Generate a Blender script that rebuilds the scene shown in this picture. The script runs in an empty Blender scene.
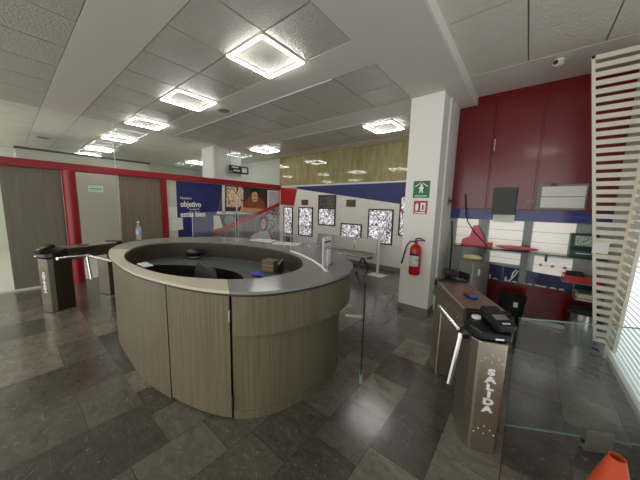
import bpy, bmesh, math, random
from mathutils import Vector, Matrix
random.seed(7)
PI = math.pi
S = bpy.context.scene
COL = S.collection

# ---------------------------------------------------------------- camera, world, exposure
def setup_camera():
    F, pitch, yaw, roll = 255.0, math.radians(7.6), math.radians(38.9), math.radians(1.42)
    fw = Vector((-math.sin(yaw)*math.cos(pitch), math.cos(yaw)*math.cos(pitch), -math.sin(pitch)))
    rt = Vector((math.cos(yaw), math.sin(yaw), 0)); up = rt.cross(fw)
    c, s = math.cos(roll), math.sin(roll)
    r2, u2 = rt*c + up*s, -rt*s + up*c
    cam = bpy.data.cameras.new('camera'); cam.sensor_width = 36; cam.lens = F/640*36; cam.clip_start = 0.02
    o = bpy.data.objects.new('camera', cam); COL.objects.link(o)
    m = Matrix((r2, u2, -fw)).transposed().to_4x4(); m.translation = (0, 0, 1.65)
    o.matrix_world = m; S.camera = o
setup_camera()
W = bpy.data.worlds.new('world'); S.world = W; W.use_nodes = True
W.node_tree.nodes['Background'].inputs[0].default_value = (1.0, 0.975, 0.93, 1)
W.node_tree.nodes['Background'].inputs[1].default_value = 1.15
S.view_settings.view_transform = 'Standard'; S.view_settings.look = 'None'
S.view_settings.gamma = 1; S.view_settings.use_curve_mapping = False
S.view_settings.exposure = 0.98
TUBE = 17.0      # LED tube radiance
try:
    S.cycles.max_bounces = 10; S.cycles.diffuse_bounces = 5; S.cycles.glossy_bounces = 5; S.cycles.transparent_max_bounces = 24
    S.cycles.caustics_reflective = False; S.cycles.caustics_refractive = False
    S.cycles.sample_clamp_indirect = 6
except Exception: pass

# ---------------------------------------------------------------- materials
def srgb(r, g, b):
    f = lambda c: (c/255/12.92) if c/255 <= .04045 else ((c/255+.055)/1.055)**2.4
    return (f(r), f(g), f(b), 1)
MATS = {}
def mat(name, col, rough=.5, metal=0., spec=.5, bump=None, vary=None, aniso=None, emit=None, coat=0):
    """bump=(scale,strength); vary=(scale vec, amount): procedural colour variation"""
    if name in MATS: return MATS[name]
    m = bpy.data.materials.new(name); m.use_nodes = True; nt = m.node_tree; N = nt.nodes; L = nt.links
    b = N['Principled BSDF']
    b.inputs['Base Color'].default_value = col; b.inputs['Roughness'].default_value = rough
    b.inputs['Metallic'].default_value = metal; b.inputs['Specular IOR Level'].default_value = spec
    if coat: b.inputs['Coat Weight'].default_value = coat; b.inputs['Coat Roughness'].default_value = .1
    tc = N.new('ShaderNodeTexCoord')
    if vary:
        sc, amt = vary
        mp = N.new('ShaderNodeMapping'); mp.inputs['Scale'].default_value = sc; L.new(tc.outputs['Object'], mp.inputs[0])
        no = N.new('ShaderNodeTexNoise'); no.inputs['Scale'].default_value = 1; no.inputs['Detail'].default_value = 6; no.inputs['Roughness'].default_value = .65
        L.new(mp.outputs[0], no.inputs['Vector'])
        rm = N.new('ShaderNodeMapRange'); rm.inputs[1].default_value = .3; rm.inputs[2].default_value = .7
        rm.inputs[3].default_value = 1-amt; rm.inputs[4].default_value = 1+amt; L.new(no.outputs[0], rm.inputs[0])
        mx = N.new('ShaderNodeVectorMath'); mx.operation = 'SCALE'; mx.inputs[0].default_value = col[:3]
        L.new(rm.outputs[0], mx.inputs['Scale']); L.new(mx.outputs[0], b.inputs['Base Color'])
    if bump:
        no = N.new('ShaderNodeTexNoise'); no.inputs['Scale'].default_value = bump[0]; no.inputs['Detail'].default_value = 3
        L.new(tc.outputs['Object'], no.inputs['Vector'])
        bp = N.new('ShaderNodeBump'); bp.inputs['Strength'].default_value = bump[1]; bp.inputs['Distance'].default_value = .01
        L.new(no.outputs[0], bp.inputs['Height']); L.new(bp.outputs[0], b.inputs['Normal'])
    if emit:
        b.inputs['Emission Color'].default_value = emit[0]; b.inputs['Emission Strength'].default_value = emit[1]
    MATS[name] = m; return m

def glass(name, tint=(.93, .97, .95, 1), refl=1.0, rough=0.0, haze=0.0):
    m = bpy.data.materials.new(name); m.use_nodes = True; nt = m.node_tree; N = nt.nodes; L = nt.links
    N.remove(N['Principled BSDF']); out = N['Material Output']
    tr = N.new('ShaderNodeBsdfTransparent'); tr.inputs[0].default_value = tint
    gl = N.new('ShaderNodeBsdfGlossy'); gl.inputs['Roughness'].default_value = rough
    fr = N.new('ShaderNodeFresnel'); fr.inputs[0].default_value = 1.45
    mu = N.new('ShaderNodeMath'); mu.operation = 'MULTIPLY'; mu.inputs[1].default_value = refl; L.new(fr.outputs[0], mu.inputs[0])
    ge = N.new('ShaderNodeNewGeometry'); iv = N.new('ShaderNodeMath'); iv.operation = 'SUBTRACT'; iv.inputs[0].default_value = 1; L.new(ge.outputs['Backfacing'], iv.inputs[1])
    mb = N.new('ShaderNodeMath'); mb.operation = 'MULTIPLY'; L.new(mu.outputs[0], mb.inputs[0]); L.new(iv.outputs[0], mb.inputs[1])
    if haze:
        df = N.new('ShaderNodeBsdfDiffuse'); df.inputs[0].default_value = (.85, .87, .88, 1); hz = N.new('ShaderNodeMixShader'); hz.inputs[0].default_value = haze
        L.new(tr.outputs[0], hz.inputs[1]); L.new(df.outputs[0], hz.inputs[2]); tr = hz
    mx = N.new('ShaderNodeMixShader'); L.new(mb.outputs[0], mx.inputs[0]); L.new(tr.outputs[0], mx.inputs[1]); L.new(gl.outputs[0], mx.inputs[2])
    L.new(mx.outputs[0], out.inputs['Surface']); return m

def emis(name, col, st):
    m = bpy.data.materials.new(name); m.use_nodes = True; nt = m.node_tree; N = nt.nodes
    N.remove(N['Principled BSDF']); e = N.new('ShaderNodeEmission'); e.inputs[0].default_value = col; e.inputs[1].default_value = st
    nt.links.new(e.outputs[0], N['Material Output'].inputs[0]); return m

def floor_material():
    m = bpy.data.materials.new('marble_floor'); m.use_nodes = True; nt = m.node_tree; N = nt.nodes; L = nt.links
    b = N['Principled BSDF']; tc = N.new('ShaderNodeTexCoord')
    sep = N.new('ShaderNodeSeparateXYZ'); L.new(tc.outputs['Object'], sep.inputs[0])
    def brick(vecsock, w, h, off):
        br = N.new('ShaderNodeTexBrick'); L.new(vecsock, br.inputs['Vector'])
        br.inputs['Scale'].default_value = 1; br.inputs['Brick Width'].default_value = w; br.inputs['Row Height'].default_value = h
        br.inputs['Mortar Size'].default_value = .0022; br.inputs['Mortar Smooth'].default_value = .2; br.inputs['Bias'].default_value = 0
        br.offset = off; br.offset_frequency = 2
        br.inputs['Color1'].default_value = (0, 0, 0, 1); br.inputs['Color2'].default_value = (1, 1, 1, 1); br.inputs['Mortar'].default_value = (.5, .5, .5, 1)
        return br
    cmb = N.new('ShaderNodeCombineXYZ'); L.new(sep.outputs[1], cmb.inputs[0]); L.new(sep.outputs[0], cmb.inputs[1])
    mp1 = N.new('ShaderNodeMapping'); mp1.inputs['Location'].default_value = (-.585+.78*4, 1.75+.56*16, 0); L.new(cmb.outputs[0], mp1.inputs[0])
    A = brick(mp1.outputs[0], .78, .56, .43)
    mp2 = N.new('ShaderNodeMapping'); mp2.inputs['Location'].default_value = (.10, .69+.36*8, 0); L.new(cmb.outputs[0], mp2.inputs[0])
    B = brick(mp2.outputs[0], .46, .36, .6)
    # the tiling turns by ninety degrees along one joint
    gt = N.new('ShaderNodeMath'); gt.operation = 'GREATER_THAN'; gt.inputs[1].default_value = .585; L.new(sep.outputs[1], gt.inputs[0])
    gx = N.new('ShaderNodeMath'); gx.operation = 'GREATER_THAN'; gx.inputs[1].default_value = -1.77; L.new(sep.outputs[0], gx.inputs[0])
    gm = N.new('ShaderNodeMath'); gm.operation = 'MAXIMUM'; L.new(gt.outputs[0], gm.inputs[0]); L.new(gx.outputs[0], gm.inputs[1])
    mc = N.new('ShaderNodeMix'); mc.data_type = 'RGBA'; L.new(gm.outputs[0], mc.inputs[0]); L.new(A.outputs['Color'], mc.inputs[6]); L.new(B.outputs['Color'], mc.inputs[7])
    mf = N.new('ShaderNodeMix'); mf.data_type = 'FLOAT'; L.new(gm.outputs[0], mf.inputs[0]); L.new(A.outputs['Fac'], mf.inputs[2]); L.new(B.outputs['Fac'], mf.inputs[3])
    tint = N.new('ShaderNodeValToRGB'); L.new(mc.outputs[2], tint.inputs[0]); cr = tint.color_ramp
    cr.elements[0].position = 0; cr.elements[0].color = srgb(72, 68, 61)
    cr.elements[1].position = 1; cr.elements[1].color = srgb(134, 127, 114)
    e = cr.elements.new(.3); e.color = srgb(86, 82, 74)
    e = cr.elements.new(.65); e.color = srgb(104, 99, 89)
    # per-tile offset so that veins break at the joints
    ofs = N.new('ShaderNodeVectorMath'); ofs.operation = 'MULTIPLY_ADD'; L.new(mc.outputs[2], ofs.inputs[0]); ofs.inputs[1].default_value = (7, 5, 3); L.new(tc.outputs['Object'], ofs.inputs[2])
    wv = N.new('ShaderNodeTexNoise'); wv.inputs['Scale'].default_value = 4.0; wv.inputs['Detail'].default_value = 8; wv.inputs['Roughness'].default_value = .7; wv.inputs['Distortion'].default_value = .9
    mp3 = N.new('ShaderNodeMapping'); mp3.inputs['Scale'].default_value = (1.6, 2.6, 1); mp3.inputs['Rotation'].default_value = (0, 0, .5)
    L.new(ofs.outputs[0], mp3.inputs[0]); L.new(mp3.outputs[0], wv.inputs['Vector'])
    vr = N.new('ShaderNodeMapRange'); vr.inputs[1].default_value = .3; vr.inputs[2].default_value = .7; vr.inputs[3].default_value = .62; vr.inputs[4].default_value = 1.32; L.new(wv.outputs[0], vr.inputs[0])
    sc = N.new('ShaderNodeVectorMath'); sc.operation = 'SCALE'; L.new(tint.outputs[0], sc.inputs[0]); L.new(vr.outputs[0], sc.inputs['Scale'])
    # sparse pale calcite flecks
    v2 = N.new('ShaderNodeTexNoise'); v2.inputs['Scale'].default_value = 5; v2.inputs['Detail'].default_value = 10; v2.inputs['Roughness'].default_value = .75; v2.inputs['Distortion'].default_value = 3.5
    L.new(mp3.outputs[0], v2.inputs['Vector'])
    fr = N.new('ShaderNodeMapRange'); fr.inputs[1].default_value = .575; fr.inputs[2].default_value = .69; L.new(v2.outputs[0], fr.inputs[0])
    fm = N.new('ShaderNodeMath'); fm.operation = 'MULTIPLY'; fm.inputs[1].default_value = .55; L.new(fr.outputs[0], fm.inputs[0])
    m2 = N.new('ShaderNodeMix'); m2.data_type = 'RGBA'; L.new(fm.outputs[0], m2.inputs[0]); L.new(sc.outputs[0], m2.inputs[6]); m2.inputs[7].default_value = srgb(190, 184, 172)
    m3 = N.new('ShaderNodeMix'); m3.data_type = 'RGBA'; L.new(mf.outputs[0], m3.inputs[0]); L.new(m2.outputs[2], m3.inputs[6]); m3.inputs[7].default_value = srgb(50, 47, 43)
    L.new(m3.outputs[2], b.inputs['Base Color']); b.inputs['Coat Weight'].default_value = .6; b.inputs['Coat Roughness'].default_value = .16
    rr = N.new('ShaderNodeMapRange'); rr.inputs[3].default_value = .10; rr.inputs[4].default_value = .28; L.new(wv.outputs[0], rr.inputs[0]); L.new(rr.outputs[0], b.inputs['Roughness'])
    bp = N.new('ShaderNodeBump'); bp.inputs['Strength'].default_value = .08; bp.inputs['Distance'].default_value = .006
    L.new(wv.outputs[0], bp.inputs['Height']); L.new(bp.outputs[0], b.inputs['Normal'])
    return m

def pattern_emit(name, scale, c1, c2, st, thr=(.35, .6)):
    """lit patterned window pane: bright daylight broken by dark blots"""
    m = bpy.data.materials.new(name); m.use_nodes = True; nt = m.node_tree; N = nt.nodes; L = nt.links
    b = N['Principled BSDF']; tc = N.new('ShaderNodeTexCoord')
    no = N.new('ShaderNodeTexNoise'); no.inputs['Scale'].default_value = scale; no.inputs['Detail'].default_value = 3; no.inputs['Roughness'].default_value = .6; no.inputs['Distortion'].default_value = 1.5
    L.new(tc.outputs['Object'], no.inputs['Vector'])
    r = N.new('ShaderNodeValToRGB'); r.color_ramp.elements[0].position = thr[0]; r.color_ramp.elements[0].color = c1
    r.color_ramp.elements[1].position = thr[1]; r.color_ramp.elements[1].color = c2; L.new(no.outputs[0], r.inputs[0])
    L.new(r.outputs[0], b.inputs['Base Color']); L.new(r.outputs[0], b.inputs['Emission Color']); b.inputs['Emission Strength'].default_value = st
    b.inputs['Roughness'].default_value = .4
    return m

M_floor = floor_material()
M_lobby = mat('white_lobby_tiles', srgb(215, 213, 205), .25)
M_plaster = mat('ceiling_plaster', srgb(216, 211, 201), .9, bump=(90, .06))
M_tile = mat('acoustic_tile', srgb(192, 187, 176), .42, bump=(42, 1.4))
M_tile_bright = mat('brightened_lobby_tile', srgb(222, 222, 212), .5, bump=(48, .8))  # lighter copy of the tile; brightness of the lobby ceiling put into its colour
M_joint2 = mat('grey_joint', srgb(150, 146, 136), .8)
M_tiler = mat('brightened_right_tile', srgb(222, 216, 204), .5, bump=(48, 1.0))  # tile copy lightened to stand in for light on the right ceiling
M_joint = mat('ceiling_joint', srgb(48, 46, 43), .9)
M_white = mat('white_wall_paint', srgb(236, 236, 229), .6, bump=(60, .05))
M_bar = mat('white_tbar', srgb(235, 235, 230), .4)
M_plywood = mat('upper_wood_panelling', srgb(150, 142, 102), .06, vary=((9, 9, 1.6), .30))
M_band = mat('blue_paint', srgb(34, 44, 104), .5)
M_redpaint = mat('red_wall_paint', srgb(178, 36, 40), .5)
M_redlac = mat('red_lacquer', srgb(112, 8, 18), .24, coat=.25)
M_redsteel = mat('red_enamel_steel', srgb(146, 14, 28), .3)
M_pfabric = mat('grey_woven_panel', srgb(118, 111, 98), .7, vary=((60, 60, 1.5), .16))
M_pwood = mat('grey_wood_panel', srgb(120, 108, 92), .5, vary=((40, 40, 1.2), .2))
M_outer = mat('lobby_wall_grey', srgb(168, 167, 155), .5)
M_far = mat('lobby_far_wall', srgb(196, 200, 188), .6)
M_skirt = mat('grey_skirting', srgb(128, 124, 116), .5)
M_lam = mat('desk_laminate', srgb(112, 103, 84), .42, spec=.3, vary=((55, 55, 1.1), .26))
M_laminner = mat('desk_inner_laminate', srgb(70, 60, 48), .5, vary=((40, 40, 1), .15))  # dark brown also carries the shading of the desk's inner wall
M_cream = mat('cream_rim', srgb(202, 194, 170), .4)
M_ctop = mat('grey_stone_top', srgb(136, 138, 137), .16)
M_rimgrey = mat('grey_rim', srgb(140, 136, 124), .35)
M_work = mat('grey_worktop', srgb(84, 89, 87), .4)
M_edge = mat('dark_edge', srgb(40, 37, 33), .5)
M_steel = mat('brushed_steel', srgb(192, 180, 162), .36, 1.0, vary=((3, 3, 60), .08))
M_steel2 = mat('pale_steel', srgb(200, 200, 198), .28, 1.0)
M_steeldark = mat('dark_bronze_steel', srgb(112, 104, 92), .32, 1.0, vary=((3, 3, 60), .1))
M_chrome = mat('chrome', srgb(225, 225, 225), .12, 1.0)
M_black = mat('black_plastic', srgb(22, 22, 24), .3)
M_blackm = mat('black_matte', srgb(26, 26, 28), .7)
M_dgrey = mat('dark_grey_plastic', srgb(58, 60, 62), .5)
M_grey = mat('mid_grey_plastic', srgb(130, 132, 134), .5)
M_paper = mat('white_paper', srgb(236, 235, 230), .7)
M_letter = mat('white_lettering', srgb(245, 245, 242), .5)
M_red = mat('extinguisher_red', srgb(186, 18, 26), .25)
M_green = mat('sign_green', srgb(20, 110, 60), .45)
M_signred = mat('sign_red', srgb(176, 34, 30), .45)
M_clockg = mat('clock_green', srgb(30, 66, 58), .4)
M_brown = mat('window_frame_brown', srgb(74, 26, 24), .5)
M_plaque = mat('plaque_brown', srgb(96, 62, 40), .5, vary=((40, 40, 40), .5))
M_blue = mat('advert_blue', srgb(34, 40, 104), .4)
M_pink = mat('pink_cloth', srgb(244, 122, 140), .8)
M_cone = mat('cone_orange', srgb(214, 84, 50), .6, bump=(40, .1))
M_slat = mat('cream_slats', srgb(228, 222, 206), .5)
M_blind = mat('white_blind', srgb(206, 210, 206), .5)
M_seat = mat('charcoal_cloth', srgb(74, 74, 78), .9, bump=(120, .3))
M_skin = mat('print_skin', srgb(226, 170, 134), .5)
M_hair = mat('print_hair', srgb(22, 15, 13), .5)
M_orange = mat('print_orange_shirt', srgb(150, 78, 28), .5)
M_dark = mat('print_dark', srgb(66, 52, 48), .5)
M_printgrey = mat('print_grey', srgb(122, 118, 116), .5, vary=((1, 9, 1), .35))
M_tan = mat('tan_cardboard', srgb(176, 150, 110), .7)
M_boxgrey = mat('taupe_box', srgb(120, 112, 100), .6)
M_bluecloth = mat('bright_blue', srgb(46, 60, 190), .5)
M_cable = mat('black_cable', srgb(18, 18, 18), .5)
M_ivory = mat('ivory_cloth', srgb(222, 210, 168), .8)
M_trimw = mat('white_trim', srgb(228, 226, 218), .4)
M_glass = glass('clear_glass', (.975, .985, .98, 1), 1.0)
M_gate = glass('green_tinted_glass', (.91, .95, .93, 1), .7, haze=.03)
M_acryl = glass('acrylic', (.95, .955, .96, 1), .8, haze=.02)
M_glassedge = mat('glass_edge_green', srgb(120, 160, 145), .2)
M_darkglass = mat('dark_glass_edge', srgb(16, 34, 30), .15)
M_tube = emis('led_tube', (1, .985, .95, 1), TUBE)
M_day = emis('daylight_pane', (.93, .98, 1, 1), .6)
M_pane = pattern_emit('patterned_pane', 13, srgb(40, 34, 40), srgb(232, 226, 232), .5, (.42, .62))
M_panedk = pattern_emit('patterned_dark_pane', 13, srgb(24, 20, 20), srgb(104, 98, 92), .05)
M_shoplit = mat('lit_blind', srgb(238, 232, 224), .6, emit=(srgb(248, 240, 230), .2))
M_bluelit = mat('blue_valance', srgb(42, 46, 122), .6, emit=(srgb(70, 72, 170), .02))
M_products = pattern_emit('print_products', 11, srgb(130, 32, 34), srgb(246, 224, 186), .0, (.40, .50))
M_clothes = pattern_emit('print_clothes', 10, srgb(50, 44, 46), srgb(206, 196, 194), .0, (.42, .58))
M_calendar = pattern_emit('print_notice', 30, srgb(190, 160, 168), srgb(226, 220, 226), .0, (.35, .55))
M_led = emis('led_sign_glow', (.85, .85, .85, 1), .18)

# ---------------------------------------------------------------- mesh helpers
def box(bm, x0, x1, y0, y1, z0, z1, mi=0):
    vs = [bm.verts.new((x, y, z)) for z in (z0, z1) for y in (y0, y1) for x in (x0, x1)]
    for f in ((0, 2, 3, 1), (4, 5, 7, 6), (0, 1, 5, 4), (2, 6, 7, 3), (0, 4, 6, 2), (1, 3, 7, 5)):
        bm.faces.new([vs[i] for i in f]).material_index = mi
def boxm(bm, M, sx, sy, sz):
    vs = [bm.verts.new(M @ Vector((x*sx/2, y*sy/2, z*sz/2))) for z in (-1, 1) for y in (-1, 1) for x in (-1, 1)]
    for f in ((0, 2, 3, 1), (4, 5, 7, 6), (0, 1, 5, 4), (2, 6, 7, 3), (0, 4, 6, 2), (1, 3, 7, 5)):
        bm.faces.new([vs[i] for i in f])
def prism(bm, poly, z0, z1, mat3=None):
    """poly in local xy; extruded z0..z1; mat3 maps local to object space"""
    T = mat3 or Matrix.Identity(4)
    a = sum(p[0]*q[1]-q[0]*p[1] for p, q in zip(poly, poly[1:]+poly[:1]))
    if a < 0: poly = poly[::-1]
    lo = [bm.verts.new(T @ Vector((p[0], p[1], z0))) for p in poly]; hi = [bm.verts.new(T @ Vector((p[0], p[1], z1))) for p in poly]
    n = len(poly); bm.faces.new(lo[::-1]); bm.faces.new(hi)
    for i in range(n): bm.faces.new((lo[i], lo[(i+1) % n], hi[(i+1) % n], hi[i]))
def tube(bm, pts, r, n=10, cap=True):
    pts = [Vector(p) for p in pts]; rings = []; up = None
    for i, p in enumerate(pts):
        t = ((pts[min(i+1, len(pts)-1)] - pts[max(i-1, 0)])).normalized()
        if up is None: up = Vector((0, 0, 1)) if abs(t.z) < .9 else Vector((1, 0, 0))
        s = t.cross(up).normalized(); up = s.cross(t).normalized()
        rr = r[i] if isinstance(r, (list, tuple)) else r
        rings.append([bm.verts.new(p + (s*math.cos(2*PI*k/n) + up*math.sin(2*PI*k/n))*rr) for k in range(n)])
    for a, b in zip(rings, rings[1:]):
        for k in range(n): bm.faces.new((a[k], a[(k+1) % n], b[(k+1) % n], b[k]))
    if cap: bm.faces.new(rings[0][::-1]); bm.faces.new(rings[-1])
def lathe(bm, prof, n=24, c=(0, 0)):
    rings = []
    for r, z in prof:
        rings.append([bm.verts.new((c[0]+r*math.cos(2*PI*k/n), c[1]+r*math.sin(2*PI*k/n), z)) for k in range(n)])
    for a, b in zip(rings, rings[1:]):
        for k in range(n): bm.faces.new((a[k], a[(k+1) % n], b[(k+1) % n], b[k]))
    if prof[0][0] > 1e-4: bm.faces.new(rings[0][::-1])
    if prof[-1][0] > 1e-4: bm.faces.new(rings[-1])
def blob(bm, c, rx, ry, rz, u=14, v=9, lump=0):
    c = Vector(c); rings = []
    for j in range(v+1):
        th = PI*j/v; ring = []
        for k in range(u):
            q = 1 + (lump*(random.random()-.5) if 0 < j < v else 0)
            ring.append(bm.verts.new(c + Vector((rx*math.sin(th)*math.cos(2*PI*k/u), ry*math.sin(th)*math.sin(2*PI*k/u), -rz*math.cos(th)))*q))
        rings.append(ring)
    for a, b in zip(rings, rings[1:]):
        for k in range(u):
            try: bm.faces.new((a[k], a[(k+1) % u], b[(k+1) % u], b[k]))
            except ValueError: pass
    bmesh.ops.remove_doubles(bm, verts=bm.verts[:], dist=1e-6)
def obj(name, bm, m, parent=None, smooth=False, bevel=0, mats=None):
    bmesh.ops.recalc_face_normals(bm, faces=bm.faces[:])
    me = bpy.data.meshes.new(name); bm.to_mesh(me); bm.free()
    for q in (mats or [m]): me.materials.append(q)
    o = bpy.data.objects.new(name, me); COL.objects.link(o)
    if smooth:
        for p in me.polygons: p.use_smooth = True
        if hasattr(me, 'set_sharp_from_angle'): me.set_sharp_from_angle(angle=math.radians(42))
    if bevel:
        md = o.modifiers.new('bevel', 'BEVEL'); md.width = bevel; md.segments = 2; md.limit_method = 'ANGLE'; md.angle_limit = math.radians(40)
    if parent: o.parent = parent
    return o
def B(*boxes):
    bm = bmesh.new()
    for b in boxes: box(bm, *b)
    return bm
def T(*paths):
    bm = bmesh.new()
    for pts, r in paths: tube(bm, pts, r)
    return bm
def LA(prof, n=24, c=(0, 0)):
    bm = bmesh.new(); lathe(bm, prof, n, c); return bm
def PR(poly, z0, z1, M=None):
    bm = bmesh.new(); prism(bm, poly, z0, z1, M); return bm
def tag(o, label, cat, group=None):
    o['label'] = label; o['category'] = cat
    if group: o['group'] = group
    return o
def thing(name, label, cat, loc=(0, 0, 0), rz=0, group=None):
    o = bpy.data.objects.new(name, None); COL.objects.link(o); o.location = loc; o.rotation_euler = (0, 0, rz); o.empty_display_size = .1
    return tag(o, label, cat, group)
def struct(name, bm, m, **k):
    o = obj(name, bm, m, **k)
    if not o.parent: o['kind'] = 'structure'
    return o
def dup(root, loc, label, rz=None, group=None):
    r = root.copy(); COL.objects.link(r); r.location = loc; r['label'] = label
    if rz is not None: r.rotation_euler = (0, 0, rz)
    if group: r['group'] = group
    for ch in list(root.children):
        c = ch.copy(); COL.objects.link(c); c.parent = r
        for g in ch.children:
            d = g.copy(); COL.objects.link(d); d.parent = c
    return r
def text(name, body, size, m, parent, M, sx=1.0, bold=0, ext=.001, align='LEFT'):
    cu = bpy.data.curves.new(name, 'FONT'); cu.body = body; cu.size = size; cu.extrude = ext; cu.offset = bold; cu.align_x = align; cu.resolution_u = 3
    t = bpy.data.objects.new(name, cu); COL.objects.link(t); bpy.context.view_layer.update()
    me = bpy.data.meshes.new_from_object(t.evaluated_get(bpy.context.evaluated_depsgraph_get()))
    bpy.data.objects.remove(t); bpy.data.curves.remove(cu)
    me.transform(M @ Matrix.Diagonal((sx, 1, 1, 1))); me.materials.clear(); me.materials.append(m)
    o = bpy.data.objects.new(name, me); COL.objects.link(o)
    if parent: o.parent = parent
    return o
def frame(xa, ya, za, o):
    m = Matrix((Vector(xa), Vector(ya), Vector(za))).transposed().to_4x4(); m.translation = o; return m
FY = lambda x, y, z: frame((1, 0, 0), (0, 0, 1), (0, -1, 0), (x, y, z))      # faces -Y
FX = lambda x, y, z: frame((0, 1, 0), (0, 0, 1), (1, 0, 0), (x, y, z))       # faces +X

# ---------------------------------------------------------------- room shell
ZC, ZR = 3.28, 3.40
struct('floor', B((-7.1, 3.6, -4.2, 6.45, -.1, 0)), M_floor)
struct('floor', B((-13.2, -7.1, -4.2, 6.45, -.1, -.003)), M_lobby)
bm = bmesh.new(); box(bm, -13.2, -.81, -4.2, 6.45, ZC+.02, ZC+.1)
struct('ceiling', bm, M_joint)
bm = bmesh.new()
strips = [(-2.82, -1.62), (-.62, .58), (1.10, 2.32), (2.82, 4.02), (4.62, 5.86)]
edges = [-4.2] + [v for s in strips for v in s] + [6.3]
for a, b in zip(edges[0::2], edges[1::2]): box(bm, -7.0, -1.53, a, b, ZC, ZC+.03)
box(bm, -1.53, -.81, -4.2, 6.3, ZC, ZC+.13)
struct('ceiling', bm, M_plaster)
bm = bmesh.new()
for a, b in zip(edges[0::2], edges[1::2]): box(bm, -13.2, -7.0, a, b, ZC, ZC+.03)
struct('ceiling', bm, mat('brightened_lobby_plaster', srgb(222, 222, 214), .8))  # lighter plaster copy, lobby brightness put into the colour
bm = bmesh.new()
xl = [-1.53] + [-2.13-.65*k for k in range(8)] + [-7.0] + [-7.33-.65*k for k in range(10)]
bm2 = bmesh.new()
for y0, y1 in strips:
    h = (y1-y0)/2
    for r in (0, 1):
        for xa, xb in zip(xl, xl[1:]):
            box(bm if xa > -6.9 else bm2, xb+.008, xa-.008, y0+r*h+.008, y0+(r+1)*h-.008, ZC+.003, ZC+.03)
struct('ceiling', bm, M_tile)
struct('ceiling', bm2, M_tile_bright)
struct('trim_1', B((-7.0, -2.15, 2.815, 2.835, ZC-.006, ZC+.003), (-4.9, -1.6, 4.60, 4.62, ZC-.006, ZC+.003)), M_bar)
# right hand ceiling, a little higher
struct('ceiling', B((-.81, 3.6, -4.2, 6.0, ZR+.02, ZR+.1)), M_joint2)
struct('ceiling', B((-.81, 3.6, 4.07, 6.0, ZR, ZR+.03)), M_plaster)
bm = bmesh.new()
yl = [4.07-.61*k for k in range(14)]; xr = [-.80+.62*k for k in range(8)]
for ya, yb in zip(yl, yl[1:]):
    for xa, xb in zip(xr, xr[1:]): box(bm, xa+.007, xb-.007, yb+.007, ya-.007, ZR+.004, ZR+.03)
struct('ceiling', bm, M_tiler)
struct('trim_2', B((-.812, -.79, -4.2, 4.85, ZC-.004, ZR)), M_trimw)  # white strip added to carry the lit brightness of the ceiling step
# back wall: white below, wood panelling above
wb = struct('wall_back', B((-7.0, -1.0, 6.3, 6.45, 0, 2.29)), M_white)
struct('wall_back', B((-7.0, -1.0, 6.3, 6.45, 2.29, ZC+.02)), M_plywood)
FB = frame((1, 0, 0), (0, 0, 1), (0, -1, 0), (0, 6.3, 0))
obj('blue_band', PR([(-6.9, 2.27), (-1.0, 2.29), (-1.0, 1.56), (-6.12, 2.2), (-6.14, 2.25)], 0, .004, FB), M_band, wb)
obj('red_band', PR([(-6.95, 2.26), (-6.12, 2.22), (-6.27, 1.63), (-6.95, 1.66)], 0, .005, FB), M_redpaint, wb)
struct('trim_3', B((-7.0, -1.0, 6.28, 6.31, 2.285, 2.32)), M_trimw)
struct('baseboard_back', B((-7.0, -1.0, 6.285, 6.3, 0, .11)), M_skirt)
# patterned windows of the back wall
wins = [(-6.77, -6.31, .63, 1.6, 0), (-6.03, -5.40, .64, 1.6, 0), (-5.17, -4.50, 1.05, 1.99, 1), (-4.29, -3.58, .55, 1.17, 0), (-3.39, -2.67, .68, 1.61, 0), (-2.52, -1.95, .95, 1.95, 0)]
for i, (x0, x1, z0, z1, dk) in enumerate(wins):
    f = .035
    w = struct('window_%d' % (i+1), B((x0, x1, 6.27, 6.30, z0, z0+f), (x0, x1, 6.27, 6.30, z1-f, z1), (x0, x0+f, 6.27, 6.30, z0+f, z1-f), (x1-f, x1, 6.27, 6.30, z0+f, z1-f)), M_brown)
    if dk:
        obj('pane', B((x0+f, x1-f, 6.284, 6.296, z0+f, 1.56)), M_pane, w); obj('transom', B((x0+f, x1-f, 6.275, 6.296, 1.56, 1.59)), M_brown, w)
        obj('pane', B((x0+f, x1-f, 6.284, 6.296, 1.59, z1-f)), M_panedk, w)
    else: obj('pane', B((x0+f, x1-f, 6.284, 6.296, z0+f, z1-f)), M_pane, w)
struct('trim_4', B((-6.77, -6.31, 6.27, 6.3, .2, .55)), M_panedk)
tag(obj('wall_plaque', B((-5.9, -5.62, 6.275, 6.3, 1.67, 1.84)), M_plaque), 'small brown plaque on the white back wall nearest the red corner', 'plaque')
tag(obj('wall_plaque', B((-4.12, -3.82, 6.275, 6.3, 1.65, 1.85)), M_plaque), 'small brown plaque on the white back wall above the low patterned window', 'plaque')
# left partition
struct('wall_left', B((-7.05, -6.985, 2.56, 6.3, 0, 2.2)), mat('pale_post_paint', srgb(206, 204, 190), .5))
hb = struct('trim_5', B((-7.08, -6.92, -3.5, 6.3, 2.2, 2.345)), M_redsteel, bevel=.01)
struct('trim_6', B((-7.06, -6.95, -3.5, .84, 0, .03)), M_trimw)
d = struct('door_1', B((-7.03, -6.99, 0.0, .72, .03, 2.2)), M_pfabric); obj('door_frame', B((-7.035, -6.985, .72, .74, .03, 2.2)), M_steeldark, d)
d = struct('door_2', B((-7.03, -6.99, 1.63, 2.44, .03, 2.2)), M_pwood); obj('door_frame', B((-7.035, -6.985, 1.60, 1.63, .03, 2.2)), M_steel, d)
struct('trim_7', LA([(.10, 0), (.10, 2.2)], 28, (-6.90, .84)), M_redsteel, smooth=True)
struct('trim_8', B((-7.04, -6.93, 2.45, 2.56, 0, 2.2)), M_redsteel)
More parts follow.
